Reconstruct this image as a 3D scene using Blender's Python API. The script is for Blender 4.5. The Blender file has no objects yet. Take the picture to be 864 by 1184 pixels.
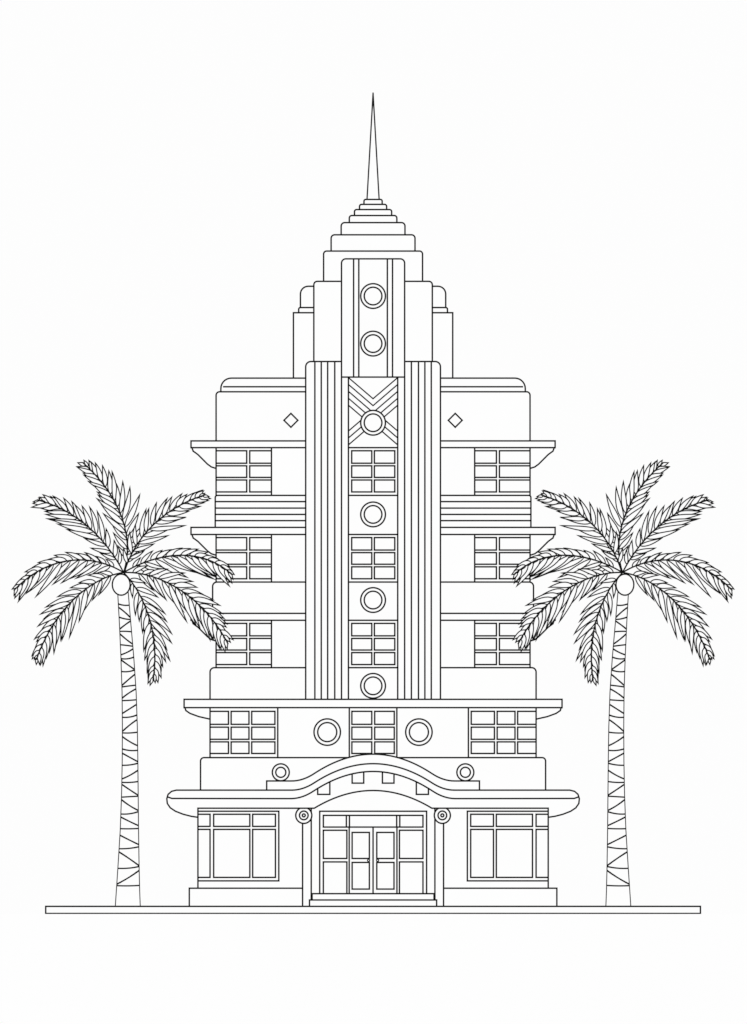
import bpy, math, random
random.seed(4)
S=0.033; CX=431.5; GY=1048.0
LW=1.8          # ink line width in drawing units
C=bpy.context.scene.collection
# ---------------------------------------------------------------- materials
def glow_paper(name, lo, hi, scale):  # paper white made by emission in place of lit paint, so no shading
    m=bpy.data.materials.new(name); m.use_nodes=True; nt=m.node_tree; nt.nodes.clear()
    out=nt.nodes.new('ShaderNodeOutputMaterial'); em=nt.nodes.new('ShaderNodeEmission')
    tc=nt.nodes.new('ShaderNodeTexCoord'); n=nt.nodes.new('ShaderNodeTexNoise'); r=nt.nodes.new('ShaderNodeMapRange')
    n.inputs['Scale'].default_value=scale; n.inputs['Detail'].default_value=3
    r.inputs['To Min'].default_value=lo; r.inputs['To Max'].default_value=hi
    nt.links.new(tc.outputs['Object'],n.inputs['Vector']); nt.links.new(n.outputs['Fac'],r.inputs['Value'])
    nt.links.new(r.outputs['Result'],em.inputs['Strength']); em.inputs['Color'].default_value=(1,1,1,1)
    nt.links.new(em.outputs[0],out.inputs[0]); return m
WH=glow_paper('white_paper_glow',0.98,1.0,0.6)  # building, palms and pavement glow flat white instead of taking light
GR=glow_paper('white_ground_glow',0.98,1.0,0.05)  # ground given the same even white glow, untouched by lamps
INK=bpy.data.materials.new('black_ink'); INK.use_nodes=True
nt=INK.node_tree; nt.nodes.clear()
o_=nt.nodes.new('ShaderNodeOutputMaterial'); d_=nt.nodes.new('ShaderNodeBsdfDiffuse'); nn=nt.nodes.new('ShaderNodeTexNoise'); cr=nt.nodes.new('ShaderNodeValToRGB')
cr.color_ramp.elements[0].color=(0.003,0.003,0.003,1); cr.color_ramp.elements[1].color=(0.009,0.009,0.009,1)
nt.links.new(nn.outputs['Fac'],cr.inputs[0]); nt.links.new(cr.outputs[0],d_.inputs[0]); nt.links.new(d_.outputs[0],o_.inputs[0])
# ---------------------------------------------------------------- mesh helper
def W(x,y,d): return ((x-CX)*S, d, (GY-y)*S)
class MB:
    def __init__(s): s.v=[]; s.f=[]; s.m=[]
    def face(s,idx,m): s.f.append(idx); s.m.append(m)
    def bar(s,p,q,w=LW):
        w=w*S/2
        d=[q[i]-p[i] for i in range(3)]; L=math.sqrt(sum(c*c for c in d)) or 1; d=[c/L for c in d]
        up=(0,0,1) if abs(d[2])<.9 else (1,0,0)
        a=[d[1]*up[2]-d[2]*up[1], d[2]*up[0]-d[0]*up[2], d[0]*up[1]-d[1]*up[0]]
        l=math.sqrt(sum(c*c for c in a)); a=[c/l for c in a]
        b=[d[1]*a[2]-d[2]*a[1], d[2]*a[0]-d[0]*a[2], d[0]*a[1]-d[1]*a[0]]
        n=len(s.v)
        for e,sg in ((p,-1),(q,1)):
            for (u,t) in ((-1,-1),(1,-1),(1,1),(-1,1)):
                s.v.append(tuple(e[i]+a[i]*u*w+b[i]*t*w+d[i]*sg*w*.6 for i in range(3)))
        for fc in ((0,1,2,3),(4,7,6,5),(0,4,5,1),(1,5,6,2),(2,6,7,3),(3,7,4,0)): s.face([n+i for i in fc],1)
    def line(s,pts,d,closed=False,w=LW,depths=None,th=None):
        P=[p for i,p in enumerate(pts) if i==0 or math.hypot(p[0]-pts[i-1][0],p[1]-pts[i-1][1])>1e-4]
        if closed and math.hypot(P[0][0]-P[-1][0],P[0][1]-P[-1][1])<1e-4: P=P[:-1]
        N=len(P); h=w/2; n0=len(s.v); hy=th if th else h*S
        for i in range(N):
            a=P[i-1] if (i>0 or closed) else None; b=P[(i+1)%N] if (i<N-1 or closed) else None; p=P[i]
            def nrm(u,v):
                dx,dy=v[0]-u[0],v[1]-u[1]; L=math.hypot(dx,dy); return (-dy/L,dx/L)
            if a is None: n=nrm(p,b); k=1
            elif b is None: n=nrm(a,p); k=1
            else:
                n1=nrm(a,p); n2=nrm(p,b); n=(n1[0]+n2[0],n1[1]+n2[1]); L=math.hypot(*n)
                if L<1e-3: n=n1;k=1
                else:
                    n=(n[0]/L,n[1]/L); k=1/max(.45,n[0]*n1[0]+n[1]*n1[1])
            dd=depths[i] if depths else d
            for (sg,dy) in ((1,-1),(-1,-1),(-1,1),(1,1)):
                s.v.append(W(p[0]+n[0]*h*k*sg,p[1]+n[1]*h*k*sg,dd+dy*hy))
        for i in range(N if closed else N-1):
            j=(i+1)%N
            for q in range(4):
                r=(q+1)%4; s.face([n0+4*i+q,n0+4*i+r,n0+4*j+r,n0+4*j+q],1)
        if not closed:
            s.face([n0,n0+1,n0+2,n0+3],1); e=n0+4*(N-1); s.face([e+3,e+2,e+1,e],1)
    def block(s,P,f,b,ink=True,w=LW,corner=30):
        N=len(P); n0=len(s.v)
        for p in P: s.v.append(W(p[0],p[1],f))
        for p in P: s.v.append(W(p[0],p[1],b))
        s.face(list(range(n0,n0+N)),0); s.face(list(range(n0+2*N-1,n0+N-1,-1)),0)
        for i in range(N):
            j=(i+1)%N; s.face([n0+i,n0+N+i,n0+N+j,n0+j],0)
        if ink:
            s.line(P,f,True,w); s.line(P,b,True,w)
            for i in range(N):
                a,p,c=P[i-1],P[i],P[(i+1)%N]
                t=math.degrees(math.atan2(c[1]-p[1],c[0]-p[0])-math.atan2(p[1]-a[1],p[0]-a[0]))
                t=(t+180)%360-180
                if abs(t)>corner: s.bar(W(p[0],p[1],f),W(p[0],p[1],b),w*.9)
    def build(s,name,parent=None,off=None,label=None,mat=None):
        me=bpy.data.meshes.new(name)
        v=s.v if off is None else [(a-off[0],b-off[1],c-off[2]) for a,b,c in s.v]
        me.from_pydata(v,[],s.f); me.materials.append(mat or WH); me.materials.append(INK)
        me.polygons.foreach_set('material_index',s.m); me.update()
        o=bpy.data.objects.new(name,me); C.objects.link(o)
        if parent: o.parent=parent
        if label: o['label']=label
        return o
def rr(x0,y0,x1,y1,tl=0,tr=0,br=0,bl=0,n=7):
    P=[]
    def c(cx,cy,r,a0):
        for i in range(n+1):
            a=math.radians(a0+90*i/n); P.append((cx+r*math.cos(a),cy+r*math.sin(a)))
    if tl: c(x0+tl,y0+tl,tl,180)
    else: P.append((x0,y0))
    if tr: c(x1-tr,y0+tr,tr,270)
    else: P.append((x1,y0))
    if br: c(x1-br,y1-br,br,0)
    else: P.append((x1,y1))
    if bl: c(x0+bl,y1-bl,bl,90)
    else: P.append((x0,y1))
    return P
def mir(P): return [(2*CX-x,y) for x,y in P][::-1]
def circ(cx,cy,r,n=48,ry=None): return [(cx+r*math.cos(2*math.pi*i/n),cy+(ry or r)*math.sin(2*math.pi*i/n)) for i in range(n)]
def empty(name,loc):
    o=bpy.data.objects.new(name,None); C.objects.link(o); o.location=loc; return o
def tag(o,l,c=None,g=None):
    o['label']=l
    if c:o['category']=c
    if g:o['group']=g
B=empty('art_deco_building',(0,0,0))
tag(B,'tall symmetrical art deco building in white with black outlines, stepped tower and needle spire','building')
def part(name,P,f,b,parent=B,lines=(),label=None):
    m=MB(); m.block(P,f,b)
    for l in lines: m.line(l,f)
    return m.build(name,parent,label=label)
def both(name,P,f,b,lines=()):
    part(name,P,f,b,lines=lines); part(name,mir(P),f,b,lines=[mir(l) for l in lines])
# ---------------------------------------------------------------- setting
g=MB(); n=0
for (x,y,z) in ((-900,-14,-40),(900,-14,-40),(900,1500,-40),(-900,1500,-40),(-900,-14,-.29),(900,-14,-.29),(900,1500,-.29),(-900,1500,-.29)): g.v.append((x,y,z))
for fc in ((0,1,2,3),(4,7,6,5),(0,4,5,1),(1,5,6,2),(2,6,7,3),(3,7,4,0)): g.face(list(fc),0)
go=g.build('ground',mat=GR); go['kind']='structure'
m=MB(); m.block(rr(53,1048,810,1056.2),-10,16); po=m.build('pavement'); po['kind']='structure'
# ---------------------------------------------------------------- ground storey
wall=MB(); wall.block(rr(229,925,350,1027),0,12); wall.block(rr(513,925,634,1027),0,12); wall.block(rr(350.3,915,512.7,1047),.7,11.9,ink=False)
wall.line([(360,925),(360,1040)],.7); wall.line([(503,925),(503,1040)],.7)
wall.build('ground_floor_wall',B)
both('plinth',rr(219,1027,350,1048),-.5,12.3)
def window(x0,y0,x1,y1,cols,rows,f,parent=B,name='window',ink=True):
    fr=MB(); fr.block(rr(x0,y0,x1,y1),f,f+.25,ink=ink); o=fr.build(name,parent)
    pn=MB()
    for (a,b) in cols:
        for (c,d) in rows: pn.block(rr(a,c,b,d),f-.05,f+.1)
    pn.build('pane',o); return o
def window2(x0,y0,x1,y1,cols,rows,f):
    window(x0,y0,x1,y1,cols,rows,f)
    window(2*CX-x1,y0,2*CX-x0,y1,[(2*CX-b,2*CX-a) for a,b in cols],rows,f)
window2(229,938,322.5,1018.5,[(229,243),(247.2,289),(292.3,318.6)],[(941.5,955.5),(959,1014.5)],-.12)
both('column',rr(350,946,360,1048),-.7,.5)
def medallion(cx,cy,r,ri,f,name='medallion',extra=()):
    m=MB(); m.block(circ(cx,cy,r),f,f+.3)
    o=m.build(name,B); k=MB(); k.block(circ(cx,cy,ri),f-.06,f+.1)
    for e in extra: k.line(circ(cx,cy,e,24),f-.06,True)
    k.build('inner_disc',o)
for cx in (351.4,511.6): medallion(cx,942.8,9.3,5,-1,'scroll_capital',(1.7,))
part('step',rr(358,1040.6,505,1048),-3.2,0); part('step',rr(361,1033.3,502,1040.6),-2.7,0)
# entrance
part('door_frame',rr(369.8,938,493.4,1033.3),.2,.6)
window(374,942.8,489.2,956.3,[(374,400.6),(404.2,458.8),(462.4,489.2)],[(942.8,956.3)],.12,name='transom_window')
window(374,960,401.2,1033.3,[(374,401.2)],[(960,992.6),(996.6,1033.3)],.12,name='sidelight',ink=False)
window(462,960,489.2,1033.3,[(462,489.2)],[(960,992.6),(996.6,1033.3)],.12,name='sidelight',ink=False)
for sg in (-1,1):
    a,b=sorted((CX,CX+sg*27.6)); m=MB(); m.block(rr(a,956.3,b,1033.3),.1,.3); d=m.build('door',B)
    a,b=sorted((CX+sg*4.3,CX+sg*24.2)); k=MB(); k.block(rr(a,962.5,b,992.6),.04,.2); k.block(rr(a,997.2,b,1028),.04,.2); k.build('pane',d)
    h=MB(); h.block(circ(CX+sg*5.2,994.8,1.25,16),-.02,.1,w=1.3); h.build('handle',d)
# ---------------------------------------------------------------- entrance canopy
def ogee(half,base,peak,xa,xb,n=60):
    P=[]
    for i in range(n+1):
        x=xa+(xb-xa)*i/n; u=abs(x-CX)/half; r=base-peak
        f=(1-u*u) if u<.85 else (2.613*max(0,1.176-u)**2)
        P.append((x,base-r*f))
    return P
top=ogee(80,913.6,883,335,528)
low=[(CX+68*t/15,934.5-20.5*(1-(t/15)**2)) for t in range(15,-16,-1)]
endL=[(229,934.5),(229,945),(221,943.8),(212,941.5),(203,938),(197,934),(193.6,929),(193,923.5),(194.5,918.5),(198.5,915),(204,913.6)]
P=top+[(2*CX-x,y) for x,y in endL[::-1]]+low+endL
c=MB(); c.block(P,-2.4,0.8,corner=40)
l3=[(194,921.5),(199,923.2)]+ogee(81,923.4,892,334,529)+[(664,923.2),(669,921.5)]
c.line(l3,-2.4)
c.build('entrance_canopy',B)
t1=ogee(80,903,872,330,533); t2=ogee(80,913.6,883,330,533)
tr=MB(); tr.block([(308.5,913.6),(308.5,903)]+t1+[(554.5,903),(554.5,913.6)]+t2[::-1],-2.6,0.9,corner=40); tr.build('canopy_arch_trim',B)
for (x0,x1,y1) in ((367.5,381.5,918.5),(407.3,420.7,905.5),(442.3,455.7,905.5),(481.5,495.5,918.5)):
    def l3y(x):
        u=abs(x-CX)/81; f=(1-u*u) if u<.85 else 2.613*max(0,1.176-u)**2; return 923.4-31.4*f
    part('dentil',[(x0,l3y(x0)),((x0+x1)/2,l3y((x0+x1)/2)),(x1,l3y(x1)),(x1,y1),(x0,y1)],-2.55,-2.2)
# second tier
part('parapet_band',rr(232,876,631,913.6,tl=4,tr=4),.1,11.8)
for cx in (324.8,538.2): medallion(cx,893,9.8,5.8,-.1)
part('first_floor_wall',rr(243,818.2,620,876),.5,11.6,lines=[[(404,818),(404,876)],[(459,818),(459,876)]])
window2(243,818.2,321.3,876,[(243,264.3),(267.4,288),(291.2,318)],[(822.5,837.5),(840.8,854.8),(857.8,871.2)],.35)
window(404,818.2,459,876,[(407,430),(433.4,456)],[(822.5,837.5),(840.8,854.8),(857.8,871.2)],.35)
for cx in (378.5,484.5): medallion(cx,846.5,15.3,11,.3)
part('cornice',rr(213,808.6,650,818.2),-1.1,12.6)
bw=lambda x0,y0,x1,y1:[(x0,y0),(x1,y0),(x1,y1),(x1-(x1-x0)*.45,y1-(y1-y0)*.22),(x0+(x1-x0)*.2,y1-(y1-y0)*.5),(x0+1,y0+(y1-y0)*.25)]
both('cornice_bracket',bw(214,818.2,243,831.5),-.6,12)
# ---------------------------------------------------------------- upper storeys
part('upper_wall',rr(250,517.6,613,808),1,11.2)
rows=lambda y:[(y+3.6,y+18),(y+21,y+34.4),(y+37.4,y+51.2)]
LV=((517.6,572.8),(618,673),(717.2,772))
for y,yb in LV:
    window2(250,y,314,yb,[(250,285.4),(288.9,314)],rows(y),.8)
for yt,yb in ((509.8,517.6),(609.8,618),(709.2,717.2)):
    both('cornice',rr(221,yt,353.6,yb),-.3,11.9)
    both('cornice_bracket',[(222,yb),(250,yb),(250,yb+24),(244.5,yb+22.3),(240,yb+19),(229,yb+8),(223.5,yb+4)],.1,11.6)
both('balcony_band',rr(243,772,353.6,808.6,tl=5),.3,11.5)
both('balcony_band',rr(246,673,353.6,709.2,tl=5),.3,11.5)
for i,(a,b) in enumerate(((572.8,580),(580,587.5),(587.5,594.8),(594.8,602),(602,609.8))):
    both('ribbed_band',rr(249,a,353.6,b,tl=2.5 if i==0 else 0),.3+.02*(i%2),11.5)
part('attic_block',rr(250,453,613,509.8,tl=4,tr=4),.9,11.3)
part('roof_cap',rr(255.5,437.2,607.5,453,tl=12,tr=12),1.3,11,lines=[[(258,447.2),(605,447.2)]])
for cx in (336.5,526.5): part('diamond_ornament',[(cx,478),(cx+8,486),(cx,494),(cx-8,486)],.8,1)
# ---------------------------------------------------------------- tower
xs=[353.6,364.2,371.6,379,387.2,395,403]
for sg in (0,1):
    m=MB()
    Pl=rr(353.6,418,403,808.6,tl=6); m.block(mir(Pl) if sg else Pl,-.7,9)
    x=xs[5] if not sg else 2*CX-xs[5]; m.line([(x,436),(x,808.6)],-.7)
    for i in (1,3):
        a,b=xs[i],xs[i+1]
        if sg: a,b=2*CX-b,2*CX-a
        m.block(rr(a,418,b,808.6),-.78,-.6)
    m.build('fluted_pier',B)
st=MB(); st.block(rr(403,436,460,808.6),-.55,8.9)
for y in (517.6,572.8,618,673,717.2,772): st.line([(403,y),(460,y)],-.55)
st.build('tower_center_strip',B)
for y,yb in LV: window(403.3,y+.4,459.7,yb-.4,[(406.8,430),(433,456.6)],rows(y),-.57,ink=False)
# chevron relief
ch=MB(); ch.block(rr(403,436,460,517.6),-.6,-.5)
sl=.86
for a in (444.5,452.5,460.5,468.5): ch.line([(403,a),(CX,a+28.5*sl),(460,a)],-.62,w=1.5)
ch.line([(403.5,437),(CX,461),(459.5,437)],-.62,w=1.5)
for a in (514,506,498): 
    for s_ in (0,1):
        L=[(403.5,a),(424,a-20.5*sl)]; ch.line(mir(L) if s_ else L,-.62,w=1.5)
ch.build('chevron_panel',B)
for y in (488.8,594.8,693.8,793): medallion(431.5,y,14.3,10.2,-.8)
part('tower_block',rr(363,325.3,500,420,tl=4,tr=4),1.2,8.4)
part('tower_block',rr(374.3,290.3,488.7,325.3,tl=3.5,tr=3.5),1.6,8)
part('tower_front_panel',rr(395,299.3,468,436,tl=5,tr=5),-.9,8.2,lines=[[(409,299.5),(409,436)],[(415,299.5),(415,436)],[(448,299.5),(448,436)],[(454,299.5),(454,436)]])
for y in (342.3,397.3): medallion(431.5,y,14.3,10.2,-1.1)
both('shoulder_block',rr(339.4,361.6,363,438),2,7.6)
both('shoulder_block',rr(345.5,355.6,363,361.6,tl=2),2.2,7.4)
both('shoulder_block',rr(347.5,331,363,355.6,tl=9),2.4,7.2)
tiers=[(383,271.5,290.3,4),(394.6,257.4,271.5,4),(404,249.2,257.4,3),(410,242.3,249.2,2.5),(415.8,236.3,242.3,2.5),(421,230.6,236.3,2)]
yc=4.8
for x,a,b,r in tiers:
    h=(CX-x)*S; part('crown_tier',rr(x,a,2*CX-x,b,tl=r,tr=r),yc-h,yc+h)
sp=MB(); h=7*S; base=[(-h,yc-h,0),(h,yc-h,0),(h,yc+h,0),(-h,yc+h,0)]; z=(GY-230.6)*S; zt=(GY-107.5)*S
sp.v=[(x,y,z) for x,y,_ in base]+[(0,yc,zt)]
for i in range(4): sp.face([i,(i+1)%4,4],0)
sp.face([3,2,1,0],0)
for i in range(4):
    sp.bar(sp.v[i],sp.v[4],1.6); sp.bar(sp.v[i],sp.v[(i+1)%4],1.6)
sp.build('spire',B)
# ---------------------------------------------------------------- palms
# rachis curve (4 control points), leaflet length either side, depth drift
FR=[((143,662),(156,622),(140,574),(96,535),42,38,.5),
    ((144,662),(153,628),(184,588),(238,572),37,42,-.6),
    ((143,662),(126,628),(92,590),(43,578),37,42,.9),
    ((143,662),(108,640),(56,640),(16,683),26,50,-.9),
    ((143,662),(180,640),(232,630),(269,665),28,50,-.35),
    ((143,662),(112,666),(66,696),(42,763),34,46,-.5),
    ((143,662),(184,660),(236,690),(264,745),34,46,-1.1),
    ((143,662),(165,684),(186,730),(177,787),38,34,-1.6)]
def bez(a,b,c,d,t):
    u=1-t
    return tuple(u**3*a[i]+3*u*u*t*b[i]+3*u*t*t*c[i]+t**3*d[i] for i in (0,1))
def palm(flip,label):
    mx=(lambda x:2*CX-x) if flip else (lambda x:x)
    D=-4.5; base=W(mx(147.5),1048,D); root=empty('palm_tree',base)
    tag(root,label,'palm tree','palm trees flanking the building')
    prof=[(684,136.5,148),(720,138.5,151),(760,140.3,154.5),(800,141.6,157.2),(840,142,158.6),(880,141.8,159.2),(920,141,159.6),(960,139.5,160),(1000,137,160.6),(1030,135,161.3),(1048,133.8,162)]
    def lr(y):
        for i in range(len(prof)-1):
            a,b=prof[i],prof[i+1]
            if a[0]<=y<=b[0]:
                t=(y-a[0])/(b[0]-a[0]); return a[1]+(b[1]-a[1])*t,a[2]+(b[2]-a[2])*t
    T=MB(); n=12
    def ringp(y,ang):
        y=min(1047.5,max(684,y)); l,r=lr(y); c=(l+r)/2; h=(r-l)/2
        return W(mx(c+h*math.cos(ang)),y,D+h*S*math.sin(ang))
    for y,l,r in prof:
        for k in range(n): T.v.append(ringp(y,2*math.pi*k/n))
    for i in range(len(prof)-1):
        for k in range(n): T.face([i*n+k,i*n+(k+1)%n,(i+1)*n+(k+1)%n,(i+1)*n+k],0)
    T.face(list(range(n)),0); T.face(list(range((len(prof)-1)*n,len(prof)*n))[::-1],0)
    for s_ in (1,2): T.line([(mx(p[s_]),p[0]) for p in prof],D,w=LW)
    rnd=random.Random(5)
    # leaf scars: bands slanting round the trunk, irregularly spaced
    y=699; k=0
    while y<1042:
        sp_=15+(y-700)*.02+rnd.uniform(-2.5,3)
        tilt=rnd.uniform(-1.5,1.5); sag=rnd.uniform(-.3,1.1)
        f=lambda a: ringp(y+tilt*math.cos(a)-sag*math.sin(a)*abs(math.sin(a)),a)
        for q in range(24): T.bar(f(2*math.pi*q/24),f(2*math.pi*(q+1)/24),1.65)
        if y<985 or k%2:
            dirn=1 if (k%2==0)!=(rnd.random()<.2) else -1
            c0=y+sp_*rnd.uniform(.5,.6); am=sp_*rnd.uniform(.24,.38)*dirn; bw_=rnd.uniform(-.8,.8)
            g1=lambda a: ringp(c0+am*math.cos(a)+bw_*math.sin(a)**2,a)
            for q in range(24): T.bar(g1(2*math.pi*q/24),g1(2*math.pi*(q+1)/24),1.6)
        y+=sp_; k+=1
    T.build('trunk',root,off=base)
    for fi,(a,b,c,d,LA,LB,dy) in enumerate(FR):
        M=MB(); N=80; pts=[bez(a,b,c,d,i/N) for i in range(N+1)]
        cum=[0]
        for i in range(N): cum.append(cum[-1]+math.hypot(pts[i+1][0]-pts[i][0],pts[i+1][1]-pts[i][1]))
        tot=cum[-1]; D0=D-.5-.14*fi
        def at(s):
            s=min(max(s,0),tot-.01)
            i=max(j for j in range(N) if cum[j]<=s); t=(s-cum[i])/(cum[i+1]-cum[i])
            p=(pts[i][0]+(pts[i+1][0]-pts[i][0])*t,pts[i][1]+(pts[i+1][1]-pts[i][1])*t)
            g=(pts[i+1][0]-pts[i][0],pts[i+1][1]-pts[i][1]); L=math.hypot(*g); return p,(g[0]/L,g[1]/L)
        s=12; j=0
        while s<tot-4:
            u=s/tot
            for side,LL in ((-1,LA),(1,LB)):
                sd=side if d[0]>a[0] else -side
                pr=(.4+.6*min(1,u/.35))*(1 if u<.45 else 1-.66*(u-.45)/.55)*rnd.uniform(.74,1.14)
                L=min(LL*pr,(tot-s)*.95+1)
                p,g=at(s+rnd.uniform(-1.5,1.5)+(4.5 if side>0 else 0))
                ang=math.radians(50-24*u+rnd.uniform(-6,5))*sd
                if LL>44: ang*=1.08
                if LL<32: ang*=.72
                rot=lambda g,a:(g[0]*math.cos(a)-g[1]*math.sin(a), g[0]*math.sin(a)+g[1]*math.cos(a))
                dr=rot(g,ang); d2=rot(g,ang*rnd.uniform(.45,.72))
                m1=(p[0]+dr[0]*L*.45,p[1]+dr[1]*L*.45); tip=(m1[0]+d2[0]*L*.58,m1[1]+d2[1]*L*.58+(L*.08))
                wd=2.9*min(1,.65+u)*min(1,L/18+.15)*rnd.uniform(.85,1.1); A=[];Bb=[]
                for q in range(10):
                    t=q/9; uu=1-t
                    x=uu*uu*p[0]+2*uu*t*m1[0]+t*t*tip[0]; yy=uu*uu*p[1]+2*uu*t*m1[1]+t*t*tip[1]
                    tx=2*uu*(m1[0]-p[0])+2*t*(tip[0]-m1[0]); ty=2*uu*(m1[1]-p[1])+2*t*(tip[1]-m1[1]); l=math.hypot(tx,ty)
                    h=wd*(math.sin(math.pi*t**.7)**1.1 if 0<t<1 else 0)
                    A.append((x-ty/l*h,yy+tx/l*h)); Bb.append((x+ty/l*h,yy-tx/l*h))
                poly=A+Bb[1:-1][::-1]; poly=[(mx(x),y_) for x,y_ in poly]
                dd=D0+dy*u*2-.016*j-(.009 if side>0 else 0)
                n0=len(M.v)
                for (x,y_) in poly: M.v.append(W(x,y_,dd+.0015))
                M.face(list(range(n0,n0+len(poly))),0)
                M.line(poly,dd,True,w=1.3,th=.003)
            s+=11*(1-.35*u)*rnd.uniform(.84,1.16); j+=1
        M.line([(mx(x),y_) for x,y_ in pts],0,w=1.7,depths=[D0+dy*2*cum[i]/tot-.45*(cum[i]/tot)-.05 for i in range(N+1)],th=.01)
        M.build('frond',root,off=base)
    K=MB(); cx,cy=140.3,676; c0=W(mx(cx),cy,D-2.6); rx,rz=9.6*S,11.4*S; NU,NV=24,14
    for i in range(NV+1):
        ph=math.pi*i/NV
        for k in range(NU):
            th=2*math.pi*k/NU; K.v.append((c0[0]+rx*math.sin(ph)*math.cos(th),c0[1]+rx*math.sin(ph)*math.sin(th),c0[2]+rz*math.cos(ph)))
    for i in range(NV):
        for k in range(NU): K.face([i*NU+k,i*NU+(k+1)%NU,(i+1)*NU+(k+1)%NU,(i+1)*NU+k],0)
    K.line(circ(mx(cx),cy,10.2,36,12.1),D-2.6,True,w=1.9); K.build('coconut',root,off=base)
palm(False,'palm tree with ringed trunk standing left of the building')
palm(True,'palm tree with ringed trunk standing right of the building')
# ---------------------------------------------------------------- world, light, camera
w=bpy.data.worlds.new('World'); bpy.context.scene.world=w; w.use_nodes=True
w.node_tree.nodes['Background'].inputs[0].default_value=(1,1,1,1); w.node_tree.nodes['Background'].inputs[1].default_value=.985
sl=bpy.data.lights.new('sun','SUN'); sl.energy=.5; sl.angle=math.radians(10); so=bpy.data.objects.new('sun',sl); C.objects.link(so); so.rotation_euler=(math.radians(40),0,math.radians(15))
cd=bpy.data.cameras.new('camera'); co=bpy.data.objects.new('camera',cd); C.objects.link(co)
cd.type='ORTHO'; cd.ortho_scale=1184*S; cd.clip_end=4000
co.location=((432-CX)*S,-90,(GY-592)*S); co.rotation_euler=(math.radians(90),0,0)
bpy.context.scene.camera=co
vs=bpy.context.scene.view_settings; vs.view_transform='Standard'; vs.look='None'; vs.exposure=0
